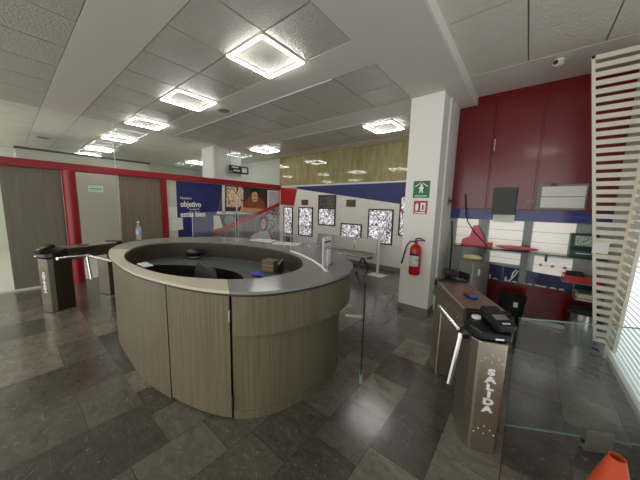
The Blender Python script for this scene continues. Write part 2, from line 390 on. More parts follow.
struct('window_7', B((-7.006, -6.994, -3.5, 6.3, 2.345, ZC)), M_glass)
struct('trim_9', B((-7.01, -6.99, 1.585, 1.60, 2.345, ZC), (-7.02, -6.98, 3.86, 3.90, 2.345, ZC)), M_far)
# lobby beyond the partition
struct('wall_lobby', B((-9.9, -9.7, .30, 3.1, 0, 2.85)), M_outer)
struct('trim_10', B((-9.92, -9.68, .28, 3.12, 2.85, 2.90)), M_dgrey)
struct('wall_lobby', B((-13.1, -9.9, .30, .42, 0, 2.85)), M_outer)
struct('wall_far', B((-13.2, -13.0, -4.2, 6.45, 0, ZC+.02)), M_far)
struct('wall_lobby', B((-13.2, -7.0, 6.3, 6.45, 0, ZC+.02)), M_far)
# columns
col = struct('column', B((-1.53, -1.06, 4.0, 6.3, 0, ZC)), M_white, bevel=.006)
obj('skirting', B((-1.54, -1.05, 3.99, 4.85, 0, .1)), M_skirt, col)
struct('column', B((-7.85, -7.2, 3.93, 4.86, 0, ZC)), mat('rear_column_paint', srgb(226, 226, 222), .6), bevel=.006)
struct('trim_11', B((-1.06, -1.035, 4.3, 4.85, 0, ZC)), M_white)

# red service wall on the right
RW = 4.85
struct('wall_right', B((-1.06, 3.0, RW, RW+.12, 0, .55), (-1.06, 3.0, RW, RW+.12, 1.66, ZR)), M_redlac)
struct('trim_12', B((-.81, 3.0, RW-.012, RW, 3.285, ZR)), M_redlac)
for i, (a, b) in enumerate([(-1.03, -.54), (-.52, .035), (.055, .84)]):
    struct('door_%d' % (i+3), B((a, b, RW-.022, RW, 1.67, 3.275)), M_redlac, bevel=.006)
hd = obj('door_handle', T(([(-.50, RW-.03, 2.52), (-.50, RW-.055, 2.54), (-.50, RW-.055, 2.72), (-.50, RW-.03, 2.74)], .009)), M_chrome); hd.parent = [o for o in bpy.data.objects if o.name == 'door_4'][0]
struct('baseboard_right', B((-1.03, 3.0, RW-.02, RW, 0, .055)), M_trimw)
# service window: banner, blinds and posts behind the glass
sw = struct('window_8', B((-1.06, 3.0, RW+.02, RW+.026, .55, 1.66)), M_glass)
obj('back_panel', B((-1.40, 3.0, RW+.11, RW+.13, .5, 1.7)), mat('window_backing', srgb(176, 182, 180), .6), sw)
obj('valance', B((-1.06, 1.3, RW+.04, RW+.05, 1.50, 1.66)), M_bluelit, sw)
for a, b, z0, z1 in [(-.93, -.62, 1.07, 1.5), (-.46, -.03, 1.05, 1.5), (.08, .53, 1.05, 1.5), (.14, .55, .74, 1.0), (-.41, .03, .82, 1.0)]:
    bm = bmesh.new(); n = max(2, round((z1-z0)/.13)); h = (z1-z0)/n
    for k in range(n): box(bm, a, b, RW+.06, RW+.07, z0+k*h+.004, z0+(k+1)*h-.004)
    obj('blind', bm, M_shoplit, sw)
bm = bmesh.new()
for k in range(3): lathe(bm, [(.001, -.001), (.022, -.001), (.022, .001), (.001, .001)], 12, (0, 0))
bm.free()
for k in range(3):
    obj('pink_dot', PR([(.22+.13*k+.022*math.cos(t*PI/6), .87+.022*math.sin(t*PI/6)) for t in range(12)], 0, .004, frame((1, 0, 0), (0, 0, 1), (0, -1, 0), (0, RW+.058, 0))), mat('dot_pink', srgb(236, 170, 170), .6), sw)
for a, b in [(-.58, -.49), (-.02, .07)]: obj('mullion', B((a, b, RW+.03, RW+.055, .55, 1.5)), M_grey, sw)
ban = obj('blue_banner', PR([(-.42, .5), (1.2, .5), (1.2, .70), (.5, .735), (0, .765), (-.42, .79)], 0, .006, FY(0, RW+.05, 0)), M_band, sw)
text('banner_lettering', 'lo hacemos', .2, M_letter, ban, FY(-.40, RW+.043, .478), 1.0, .004)
bm = bmesh.new(); tube(bm, [(-.12, RW+.035, .56), (-.06, RW+.035, .66), (-.03, RW+.035, .735), (-.05, RW+.035, .755), (-.085, RW+.035, .70), (-.10, RW+.035, .60)], .012, 8)
obj('banner_loop', bm, M_letter, ban)

# right hand blind wall
rw = struct('window_9', B((.93, .95, -1.5, 4.2, .04, ZR)), M_day)
bm = bmesh.new(); Rm = Matrix.Rotation(math.radians(38), 4, 'Y')
z = .10
while z < 3.38:
    boxm(bm, Matrix.Translation((.885, 1.35, z)) @ Rm, .05, 5.7, .003); z += .052
obj('blind', bm, M_blind, rw)
obj('window_frame', B((.86, .93, -1.5, 4.2, 0, .06)), M_trimw, rw)
struct('wall_side', B((.84, 1.0, 4.2, RW, 0, ZR)), mat('side_wall_paint', srgb(206, 206, 198), .6))

# corner cover of cream slats, tapering to the floor
def slat_screen():
    t = thing('slatted_screen', 'tall cream slatted corner screen narrowing toward the floor beside the red doors', 'screen', (.83, 4.05, 0))
    tp = .118
    def face(F, wtop, zb=.25, zt=3.28):
        wb = wtop - tp*(zt-zb)
        prof = lambda z: wb + (wtop-wb)*(z-zb)/(zt-zb)
        bm = bmesh.new(); s = .028
        for poly in ([(-wb, zb), (-wb+s, zb), (-wtop+s, zt), (-wtop, zt)], [(-s, zb), (0, zb), (0, zt), (-s, zt)], [(-wb, zb-.02), (0, zb-.02), (0, zb+.02), (-wb, zb+.02)], [(-wtop, zt-.03), (0, zt-.03), (0, zt), (-wtop, zt)]):
            prism(bm, poly, -.014, .014, F)
        obj('frame', bm, M_slat, t)
        n = 35
        for k in range(n):
            bm = bmesh.new()
            zc = zb + (zt-zb)*(k+.75)/n; w = prof(zc)
            prism(bm, [(-w+.006, zc-.024), (-.006, zc-.024), (-.006, zc+.024), (-w+.006, zc+.024)], -.009, .009, F)
            obj('slat', bm, M_slat, t)
    face(frame((1, 0, 0), (0, 0, 1), (0, -1, 0), (0, 0, 0)), .48)
    face(frame((0, 1, 0), (0, 0, 1), (1, 0, 0), (.0, 0, 0)), .60)
slat_screen()

# ---------------------------------------------------------------- ceiling lights
def ceiling_light():
    t = thing('ceiling_light', '', 'light', (-2.45, 2.0, ZC), 0, 'square frame LED ceiling lights')
    h = .285
    for a in range(4):
        R = Matrix.Rotation(a*PI/2, 4, 'Z')
        bm = bmesh.new(); boxm(bm, R @ Matrix.Translation((0, h, -.022)), 2*h+.022, .025, .012); tb = obj('tube', bm, M_tube, t)
        bm = bmesh.new(); boxm(bm, R @ Matrix.Translation((0, h, -.008)), 2*h+.03, .036, .016); obj('tube_housing', bm, M_trimw, tb)
        bm = bmesh.new(); boxm(bm, R @ Matrix.Translation((h+.018, h+.018, -.014)), .024, .024, .024); obj('corner_clip', bm, M_trimw, t)
    return t
L0 = ceiling_light()
L0['label'] = 'largest square frame LED ceiling light, nearest to the viewer above the desk'
for x, y, z, lab in [(-4.40, 2.02, ZC, 'square frame LED ceiling light second from the front in the long row'),
                     (-6.38, 2.05, ZC, 'square frame LED ceiling light third in the long row, just before the glass'),
                     (-8.50, 2.08, ZC, 'square frame LED ceiling light fourth in the row, first beyond the glass'),
                     (-10.75, 2.10, ZC, 'square frame LED ceiling light fifth in the row, beyond the glass'),
                     (-12.6, 2.10, ZC, 'farthest square frame LED ceiling light of the row beyond the glass'),
                     (-2.45, 5.02, ZC, 'square frame LED ceiling light beside the white column near the wood panelling'),
                     (-8.50, -1.2, ZC, 'added square LED ceiling light brightening the lobby, unseen past the left edge'), (-10.6, -1.2, ZC, 'second added square LED ceiling light brightening the lobby, unseen past the left edge'), (-10.6, 5.1, ZC, 'added square LED ceiling light brightening the lobby behind the rear column'),  # these three lamps are added fill to brighten the lobby
                     (-6.33, 5.10, ZC, 'square frame LED ceiling light near the far left corner by the rear column'),
                     (-8.40, 5.10, ZC, 'square frame LED ceiling light partly behind the rear white column'),
                     (.13, -.35, ZR, 'square frame LED ceiling light on the raised ceiling over the entrance')]:
    dup(L0, (x, y, z), lab)
tag(obj('ceiling_downlight', LA([(.085, ZC-.012), (.10, ZC-.004), (.10, ZC+.006)], 24, (-4.36, 2.60)), M_grey), 'small round grey ceiling disc beside the second square light', 'ceiling disc')  # round downlights, modelled as unlit grey discs
tag(obj('ceiling_downlight', LA([(.12, ZC-.012), (.14, ZC-.004), (.14, ZC+.006)], 24, (-10.3, .84)), M_grey), 'round grey ceiling disc beyond the glass at upper left', 'ceiling disc')
t = thing('security_camera', 'small white security camera on the ceiling before the red wall', 'camera', (.10, 4.22, ZR))
obj('mount', LA([(.045, -.02), (.045, 0)], 20), M_bar, t)
obj('body', T(([(.015, .0, -.04), (-.03, -.10, -.06)], [.035, .034])), M_bar, t, smooth=True)
obj('lens', T(([(-.031, -.101, -.06), (-.035, -.112, -.062)], [.026, .024])), M_black, t)
t = thing('hanging_display', 'black framed hanging display sign in front of the rear white column', 'sign', (-7.12, 4.72, 2.70))
obj('housing', B((-.04, .04, -.33, .33, -.115, .115)), M_black, t, bevel=.008)
obj('lit_digits', B((.04, .044, .08, .27, -.07, .07)), M_led, t)
obj('printed_strip', B((.04, .044, -.27, -.05, .04, .07)), M_paper, t); obj('printed_strip', B((.04, .044, -.2, .0, -.05, -.02)), M_paper, t)
obj('hanging_rod', T(([(0, -.30, .11), (0, -.30, ZC-2.70)], .008)), M_black, t)

# ---------------------------------------------------------------- advertising wall
t = thing('advertising_banner', 'wide blue and photo advertising banner on the far left wall behind the desk', 'banner', (-6.985, 4.5, 0))
def ad(name, poly, lay, m, par=t): return obj(name, PR([(y-4.5, z) for y, z in poly], lay*.0012, lay*.0012+.001, FX(0, 0, 0)), m, par)
def ell(cy, cz, ry, rz, n=18): return [(cy+ry*math.cos(2*PI*k/n), cz+rz*math.sin(2*PI*k/n)) for k in range(n)]
ad('blue_field', [(2.80, 2.19), (4.10, 2.19), (3.72, .55), (2.80, .55)], 1, M_blue)
ad('upper_photo', [(4.10, 2.19), (6.28, 2.19), (6.28, 1.72), (3.75, .80), (3.95, 1.5)], 1, M_dark)
ad('product_shelf', [(4.20, 2.16), (4.78, 2.16), (4.76, 1.55), (4.18, 1.55)], 2, M_products)
ad('white_post', [(4.06, 2.19), (4.15, 2.19), (4.13, 1.36), (4.04, 1.36)], 3, M_paper)
ad('white_post', [(4.50, 1.75), (4.56, 1.75), (4.56, 1.36), (4.50, 1.36)], 3, M_paper)
ad('white_counter', [(3.88, 1.42), (5.75, 1.42), (5.6, 1.33), (3.86, 1.34)], 3, M_paper)
ad('white_figure', ell(4.28, 1.15, .18, .16), 3, M_grey)
ad('bag', [(3.77, 1.30), (3.95, 1.30), (4.05, .95), (3.76, .9)], 3, M_paper)
ad('torso', [(4.68, 1.43), (4.86, 1.78), (5.02, 1.90), (5.20, 1.86), (5.40, 1.88), (5.58, 1.74), (5.70, 1.40)], 4, M_orange)
ad('arm', [(4.62, 1.42), (4.70, 1.55), (5.2, 1.52), (5.62, 1.50), (5.64, 1.38), (5.1, 1.34)], 5, M_skin)
ad('face', ell(5.20, 1.90, .12, .18), 6, M_skin)
ad('hair', [(5.04, 1.95), (5.06, 2.12), (5.20, 2.18), (5.36, 2.12), (5.38, 1.95), (5.32, 2.04), (5.2, 2.06), (5.1, 2.03)], 7, M_hair)
ad('eye', ell(5.155, 1.925, .028, .018, 8), 7, M_hair); ad('eye', ell(5.25, 1.925, .028, .018, 8), 7, M_hair); ad('mouth', ell(5.2, 1.80, .045, .016, 8), 7, M_hair)
ad('notice_frame', [(5.64, 2.18), (6.28, 2.18), (6.28, 1.70), (5.64, 1.47)], 3, M_hair)
ad('notice_print', [(5.72, 2.15), (6.26, 2.15), (6.26, 1.72), (5.72, 1.52)], 4, M_paper)
ad('notice_print', [(5.80, 2.09), (6.25, 2.09), (6.25, 1.72), (5.80, 1.55)], 5, M_calendar)
ad('lower_photo', [(3.72, .55), (3.74, .82), (6.28, 1.62), (6.28, .35), (4.2, .35)], 1, M_printgrey)
ad('clothes_print', [(5.70, 1.40), (6.28, 1.60), (6.28, .40), (5.70, .40)], 2, M_clothes)
ad('red_stripe', [(3.72, .70), (3.75, .86), (6.28, 1.74), (6.28, 1.62)], 8, M_redpaint)
ad('shirt', [(4.95, .42), (5.10, .66), (5.45, .76), (5.72, .74), (5.9, .42)], 4, M_paper)
ad('hair', ell(5.57, 1.03, .19, .27), 4, M_hair)
ad('face', ell(5.55, .99, .115, .19), 5, M_skin)
ad('mouth', ell(5.55, .90, .05, .018, 10), 6, M_paper); ad('eye', ell(5.51, 1.03, .018, .012, 8), 6, M_hair); ad('eye', ell(5.60, 1.03, .018, .012, 8), 6, M_hair)
text('headline', 'Nuestro', .085, M_letter, t, FX(.012, 2.88-4.5, 1.74), 1, .001)
text('headline', 'objetivo', .205, M_letter, t, FX(.012, 2.88-4.5, 1.545), .80, .006)
text('headline', 'es que t\u00fa', .07, M_letter, t, FX(.012, 3.10-4.5, 1.46), 1, .001)
text('headline', 'est\u00e9s bien', .205, M_letter, t, FX(.012, 2.87-4.5, 1.28), .80, .006)
for nm, y0, y1, z0, z1, lab in [('paper_notice', 2.58, 2.79, 1.26, 1.54, 'upper white paper notice on the pale post beside the blue advert'), ('paper_notice', 2.60, 2.78, .93, 1.25, 'lower white paper notice on the pale post beside the blue advert'), ('paper_notice', 2.80, 2.92, .95, 1.26, 'narrow paper notice overlapping the left edge of the blue advert')]:
    tag(obj(nm, B((-6.985, -6.978+.004*(y0 > 2.79), y0, y1, z0, z1)), M_paper), lab, 'notice')
t = thing('exit_sign', 'small pale green sign on the grey panel between the red posts', 'sign', (-9.695, 1.72, 1.98))
obj('plate', B((-.004, .006, -.16, .16, -.085, .085)), mat('sign_pale', srgb(214, 232, 214), .4), t)
obj('green_border', B((.006, .008, -.14, .14, .045, .06), (.006, .008, -.14, .14, -.06, -.045), (.006, .008, -.14, .14, -.025, .02)), mat('sign_softgreen', srgb(120, 170, 130), .5), t)

# ---------------------------------------------------------------- reception desk
def closed_spline(P, per=8):
    n = len(P); out = []
    for i in range(n):
        p0, p1, p2, p3 = [Vector(P[(i+k-1) % n]) for k in range(4)]
        for j in range(per):
            u = j/per
            out.append(.5*((2*p1) + (p2-p0)*u + (2*p0-5*p1+4*p2-p3)*u*u + (-p0+3*p1-3*p2+p3)*u**3))
    return out
def resample(C, n):
    """by angle about the desk centre so that rings correspond"""
    out = []
    for k in range(n):
        a = 2*PI*k/n; d = Vector((math.cos(a), math.sin(a))); best = None
        for p, q in zip(C, C[1:]+C[:1]):
            e = q-p; den = d.x*e.y - d.y*e.x
            if abs(den) < 1e-12: continue
            s = (p.x*e.y - p.y*e.x)/den; w = (p.x*d.y - p.y*d.x)/den
            if s > 0 and -1e-6 <= w <= 1+1e-6: best = s if best is None else max(best, s)
        out.append(d*best)
    return out
DC = Vector((-2.98, 1.70)); ZT = 1.04; NR = 576; k_ = .938
outer = [(-3.31, .71), (-2.74, .71), (-2.24, .80), (-1.91, .90), (-1.69, 1.01), (-1.51, 1.16), (-1.39, 1.38), (-1.31, 1.69), (-1.32, 2.08), (-1.48, 2.44), (-1.77, 2.74), (-2.14, 2.98), (-2.53, 3.13), (-3.04, 3.20), (-3.9, 3.02), (-4.63, 2.62), (-5.06, 2.10), (-5.12, 1.58), (-4.86, 1.15), (-4.44, .90), (-3.92, .76)]
inner = [(-3.56, .83), (-2.96, .81), (-2.51, .88), (-2.17, 1.03), (-1.89, 1.25), (-1.76, 1.55), (-1.78, 1.88), (-2.0, 2.16), (-2.38, 2.40), (-2.98, 2.50), (-3.75, 2.36), (-4.38, 1.97), (-4.56, 1.45), (-4.17, 1.04)]
OUT = resample([Vector(p)*k_ - DC for p in closed_spline(outer)], NR)
INN = resample([Vector(p)*k_ - DC for p in closed_spline(inner)], NR)
hole = resample([Vector(p) - DC for p in closed_spline([(-3.98, 1.05), (-3.75, 1.36), (-3.39, 1.62), (-2.95, 1.76), (-2.55, 1.72), (-2.3, 1.5), (-2.22, 1.2), (-2.5, .95), (-3.0, .84), (-3.6, .86)])], NR)
def inset(C, d): return [p*(1-(d(i) if callable(d) else d)/p.length) for i, p in enumerate(C)]
def band(bm, Ca, Cb, z0, z1, i0, i1, cap=True):
    """solid between closed curves Ca (outer) and Cb (inner), sample range i0..i1"""
    idx = [i % NR for i in range(i0, i1+1)]; full = (i1-i0) >= NR
    if full: idx = idx[:-1]
    rings = [[bm.verts.new((C[i].x, C[i].y, z)) for i in idx] for C, z in ((Ca, z0), (Ca, z1), (Cb, z1), (Cb, z0))]
    n = len(idx); m = n if full else n-1
    for a in range(4):
        b = (a+1) % 4
        for k in range(m): bm.faces.new((rings[a][k], rings[a][(k+1) % n], rings[b][(k+1) % n], rings[b][k]))
    if not full and cap:
        bm.faces.new([r[0] for r in rings]); bm.faces.new([r[-1] for r in rings][::-1])
def ang(x, y): return round(math.atan2(y*1.0-DC.y, x-DC.x)/(2*PI)*NR) % NR
i_seam = ang(-1.62, .97); i_seam2 = ang(-2.17, .76); i_cr = ang(-3.95, .95)
desk = thing('reception_desk', 'oval grey wood reception desk with hollow centre and pale counter rim', 'desk', (DC.x, DC.y, 0))
def dband(name, Ca, Cb, z0, z1, i0, i1, m, par=desk, smooth=True):
    bm = bmesh.new(); band(bm, Ca, Cb, z0, z1, i0, i1); return obj(name, bm, m, par, smooth=smooth)
i_back = ang(-2.2, 2.75)
s1 = i_seam if i_seam > i_back else i_seam + NR
# left shell and curved door
dband('shell_panel', inset(OUT, .03), inset(OUT, .055), .0, 1.0, ang(-4.7, 2.0), i_seam2-1, M_lam)
dr = dband('curved_door', inset(OUT, .03), inset(OUT, .055), .02, .998, i_seam2, i_seam, M_lam)
for z0 in (.80, .12):
    p = OUT[i_seam]*(1-.03/OUT[i_seam].length); obj('hinge', T(([(p.x+.006, p.y-.006, z0), (p.x+.006, p.y-.006, z0+.09)], .008)), M_steel2, dr)
dband('front_band', inset(OUT, .02), inset(OUT, .06), .70, 1.0, i_seam-NR+1, i_back, M_lam)
bi = lambda i: .055 + .075*min(1, max(0, ((i-i_seam) % NR)/70))
pi_ = lambda i: bi(i)-.006
dband('base_panel', inset(OUT, bi), inset(OUT, .16), .07, .70, i_seam-NR+1, i_back, M_lam)
dband('plinth', inset(OUT, pi_), inset(OUT, .16), 0, .07, i_seam-NR+1, i_back, M_lam)
dband('seam', inset(OUT, .135), inset(OUT, .16), 0, 1.0, i_seam-6, i_seam+8, M_edge)
dband('shell_panel', inset(OUT, .03), inset(OUT, .055), 0, 1.0, i_back, ang(-4.7, 2.0), M_lam)
# rim
dband('cream_rim', OUT, INN, 1.018, ZT, i_cr, i_seam, M_cream)
dband('counter_top', OUT, INN, 1.018, ZT, i_seam-NR, ang(-4.3, 2.35), M_ctop)
dband('grey_rim', OUT, INN, 1.018, ZT, ang(-4.3, 2.35), i_cr, M_rimgrey)
dband('rim_edge', inset(OUT, .006), inset(OUT, .06), 1.0, 1.018, 0, NR, M_edge)
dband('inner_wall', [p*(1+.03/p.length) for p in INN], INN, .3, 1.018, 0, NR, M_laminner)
dband('worktop', INN, hole, .77, .80, 0, NR, M_work)
dband('inner_rail', hole, inset(hole, .02), .30, .80, 0, NR, M_blackm)

# things on and in the desk
def screen(name, pts, h, lab, rail=None):
    t = thing(name, lab, 'screen', (pts[0][0], pts[0][1], ZT))
    P = [Vector((x-pts[0][0], y-pts[0][1], 0)) for x, y in pts]
    bm = bmesh.new()
    for p, q in zip(P, P[1:]):
        dv = (q-p); n = Vector((-dv.y, dv.x, 0)).normalized()*.003
        vs = [bm.verts.new(v) for v in (p-n, q-n, q+n, p+n)]; vt = [bm.verts.new(v+Vector((0, 0, h))) for v in (p-n, q-n, q+n, p+n)]
        bm.faces.new(vs[::-1]); bm.faces.new(vt)
        for k in range(4): bm.faces.new((vs[k], vs[(k+1) % 4], vt[(k+1) % 4], vt[k]))
    obj('pane', bm, M_acryl, t)
    for p in (P[0], P[-1]): obj('edge_strip', T(([p, p+Vector((0, 0, h))], .0045)), mat('acrylic_edge', srgb(200, 205, 205), .3), t)
    if rail: obj('base_rail', T((P, .014)), rail, t)
screen('acrylic_screen', [(-4.45, 2.02), (-4.12, 2.22), (-3.74, 2.40)], .46, 'clear acrylic screen on the far counter in front of the blue advert')
screen('acrylic_screen', [(-3.70, 2.42), (-3.2, 2.55), (-2.75, 2.58)], .46, 'clear acrylic screen on the far counter in front of the photo advert')
screen('acrylic_screen', [(-2.42, 2.38), (-2.12, 2.28), (-1.79, 2.12), (-1.55, 1.97), (-1.40, 1.85)], .22, 'clear acrylic screen in a curved white rail at the right end of the counter', M_bar)
t = thing('sign_holder', 'upright acrylic sign holder with a white sheet on the right of the counter', 'sign holder', (-1.57, 2.06, ZT), math.radians(106))
obj('base_plate', B((-.11, .11, -.05, .05, 0, .004)), M_acryl, t)
bm = bmesh.new(); boxm(bm, Matrix.Translation((0, 0, .15)), .21, .011, .30); obj('sheet', bm, M_paper, t)
for z in (.24, .19, .17): obj('printed_line', B((-.085, .085, .0055, .007, z, z+(.018 if z > .2 else .006)), (-.085, .085, -.0075, -.006, z, z+(.018 if z > .2 else .006))), M_dgrey, t)
t = thing('water_bottle', 'clear plastic water bottle standing on the left end of the counter', 'bottle', (-4.69, 1.30, ZT))
obj('body', LA([(.034, 0), (.037, .02), (.035, .10), (.037, .12), (.037, .19), (.03, .23), (.014, .265), (.014, .285)], 20), glass('bottle_plastic', (.93, .96, .98, 1), 1.2, haze=.16), t, smooth=True)
obj('label_wrap', LA([(.0378, .11), (.0378, .17)], 20), mat('label_blue', srgb(150, 180, 215), .5), t, smooth=True)
obj('cap', LA([(.016, .283), (.016, .305)], 16), mat('cap_white', srgb(225, 230, 235), .4), t)
tag(obj('paper_sheet', B((-2.94, -2.74, .78, .86, ZT, ZT+.006)), M_paper), 'small white folded paper lying on the cream rim', 'paper')
for k, (x, y, rz, lab) in enumerate([(-2.92, 2.79, .35, 'white papers on the far counter under the smiling woman'), (-3.45, 2.76, .2, 'white sheet on the far counter left of the other papers')]):
    bm = bmesh.new(); boxm(bm, Matrix.Translation((x, y, ZT+.006)) @ Matrix.Rotation(rz, 4, 'Z'), .42, .24, .012); tag(obj('paper_stack', bm, M_paper), lab, 'papers')
t = thing('tray_stack', 'round black stack with two white bands on the inner worktop', 'stacked trays', (-3.96, 1.80, .80))
obj('body', LA([(.10, 0), (.11, .01), (.11, .05), (.09, .06), (.11, .07), (.11, .12), (.08, .14)], 24), M_black, t, smooth=True)
obj('band', LA([(.112, .02), (.112, .04)], 24), M_steel2, t); obj('band', LA([(.112, .095), (.112, .115)], 24), M_steel2, t)
t = thing('file_box', 'taupe box with pale stripes on the right of the inner worktop', 'box', (-2.50, 2.10, .80), .25)
obj('carton', B((-.09, .09, -.07, .07, 0, .15)), M_boxgrey, t, bevel=.004)
obj('stripe', B((-.085, .085, -.073, -.07, .03, .05), (-.085, .085, -.073, -.07, .08, .10)), M_tan, t)
t = thing('desk_monitor', 'small black monitor inside the right end of the desk', 'monitor', (-2.20, 2.0, .80), -.9)
obj('base', B((-.09, .09, -.06, .06, 0, .012)), M_black, t); obj('neck', B((-.015, .015, -.01, .02, .012, .06)), M_black, t)
obj('screen_housing', B((-.16, .16, -.018, .012, .04, .19)), M_black, t, bevel=.004); obj('display', B((-.145, .145, -.0195, -.018, .055, .175)), mat('screen_off', srgb(44, 48, 54), .15), t)
t = thing('desk_telephone', 'black desk telephone with grey keys at the right end of the inner worktop', 'telephone', (-2.02, 1.72, .80), -1.1)
obj('body', PR([(-.1, 0), (.1, 0), (.1, .07), (-.1, .03)], -.09, .09, frame((0, 1, 0), (0, 0, 1), (1, 0, 0), (0, 0, 0))), M_black, t, bevel=.006)
obj('handset', T(([(-.075, -.09, .055), (-.075, -.05, .085), (-.075, .06, .095), (-.075, .1, .085)], [.024, .016, .016, .024])), M_black, t, smooth=True)
obj('keypad', B((0, .07, -.05, .05, .058, .064)), M_grey, t)
bm = bmesh.new(); blob(bm, (-2.42, 1.84, .822), .10, .05, .025, lump=.35); tag(obj('cloth', bm, M_bluecloth, smooth=True), 'bright blue cloth lying in front of the taupe box', 'cloth')
# office chair in the middle
t = thing('office_chair', 'charcoal office chair inside the oval desk, only its rounded back showing', 'chair', (-2.87, 1.26, 0), math.radians(170))
bm = bmesh.new(); rr = [(sx*(.31-.13)+.13*math.cos(a), sz*(.24-.13)+.13*math.sin(a)) for sx, sz, a0 in ((1, 1, 0), (-1, 1, PI/2), (-1, -1, PI), (1, -1, 1.5*PI)) for a in [a0+PI/2*q/6 for q in range(7)]]
prism(bm, rr, -.035, .035, frame((1, 0, 0), (0, 0, 1), (0, -1, 0), (0, 0, 0))); bm.transform(Matrix.Translation((0, -.14, .70)) @ Matrix.Rotation(.12, 4, 'X')); obj('backrest', bm, M_seat, t, bevel=.025)
bm = bmesh.new(); blob(bm, (0, .06, .47), .25, .24, .055, 20, 8); obj('seat', bm, M_seat, t, smooth=True)
obj('column', T(([(0, .05, .06), (0, .05, .44)], .028)), M_black, t)
for k in range(5):
    a = 2*PI*k/5; e = (.27*math.cos(a), .05+.27*math.sin(a))
    lg = obj('leg', T(([(0, .05, .10), (e[0], e[1], .07)], [.024, .016])), M_black, t)
    obj('caster', T(([(e[0]-.012, e[1], .027), (e[0]+.012, e[1], .027)], .027)), M_black, lg)
for s in (-1, 1): obj('armrest', T(([(s*.22, .06, .47), (s*.285, .05, .56), (s*.285, .0, .69), (s*.285, .20, .69)], .016)), M_black, t)

# ---------------------------------------------------------------- glass fin beside the desk
t = thing('glass_fin', 'narrow upright glass barrier fin with dark edge beside the right of the desk', 'glass barrier', (-1.075, 2.0, 0), math.radians(29.6))
obj('pane', B((-.005, .005, -.02, .20, .03, .99)), M_gate, t)
obj('edge', T(([(0, -.022, .03), (0, -.022, .93), (.004, -.03, .99)], .0075)), M_darkglass, t)
obj('foot_clamp', B((-.014, .014, -.03, .05, 0, .09)), M_glassedge, t)
obj('bracket', B((-.17, .012, -.012, .02, .645, .66)), M_steel2, t)

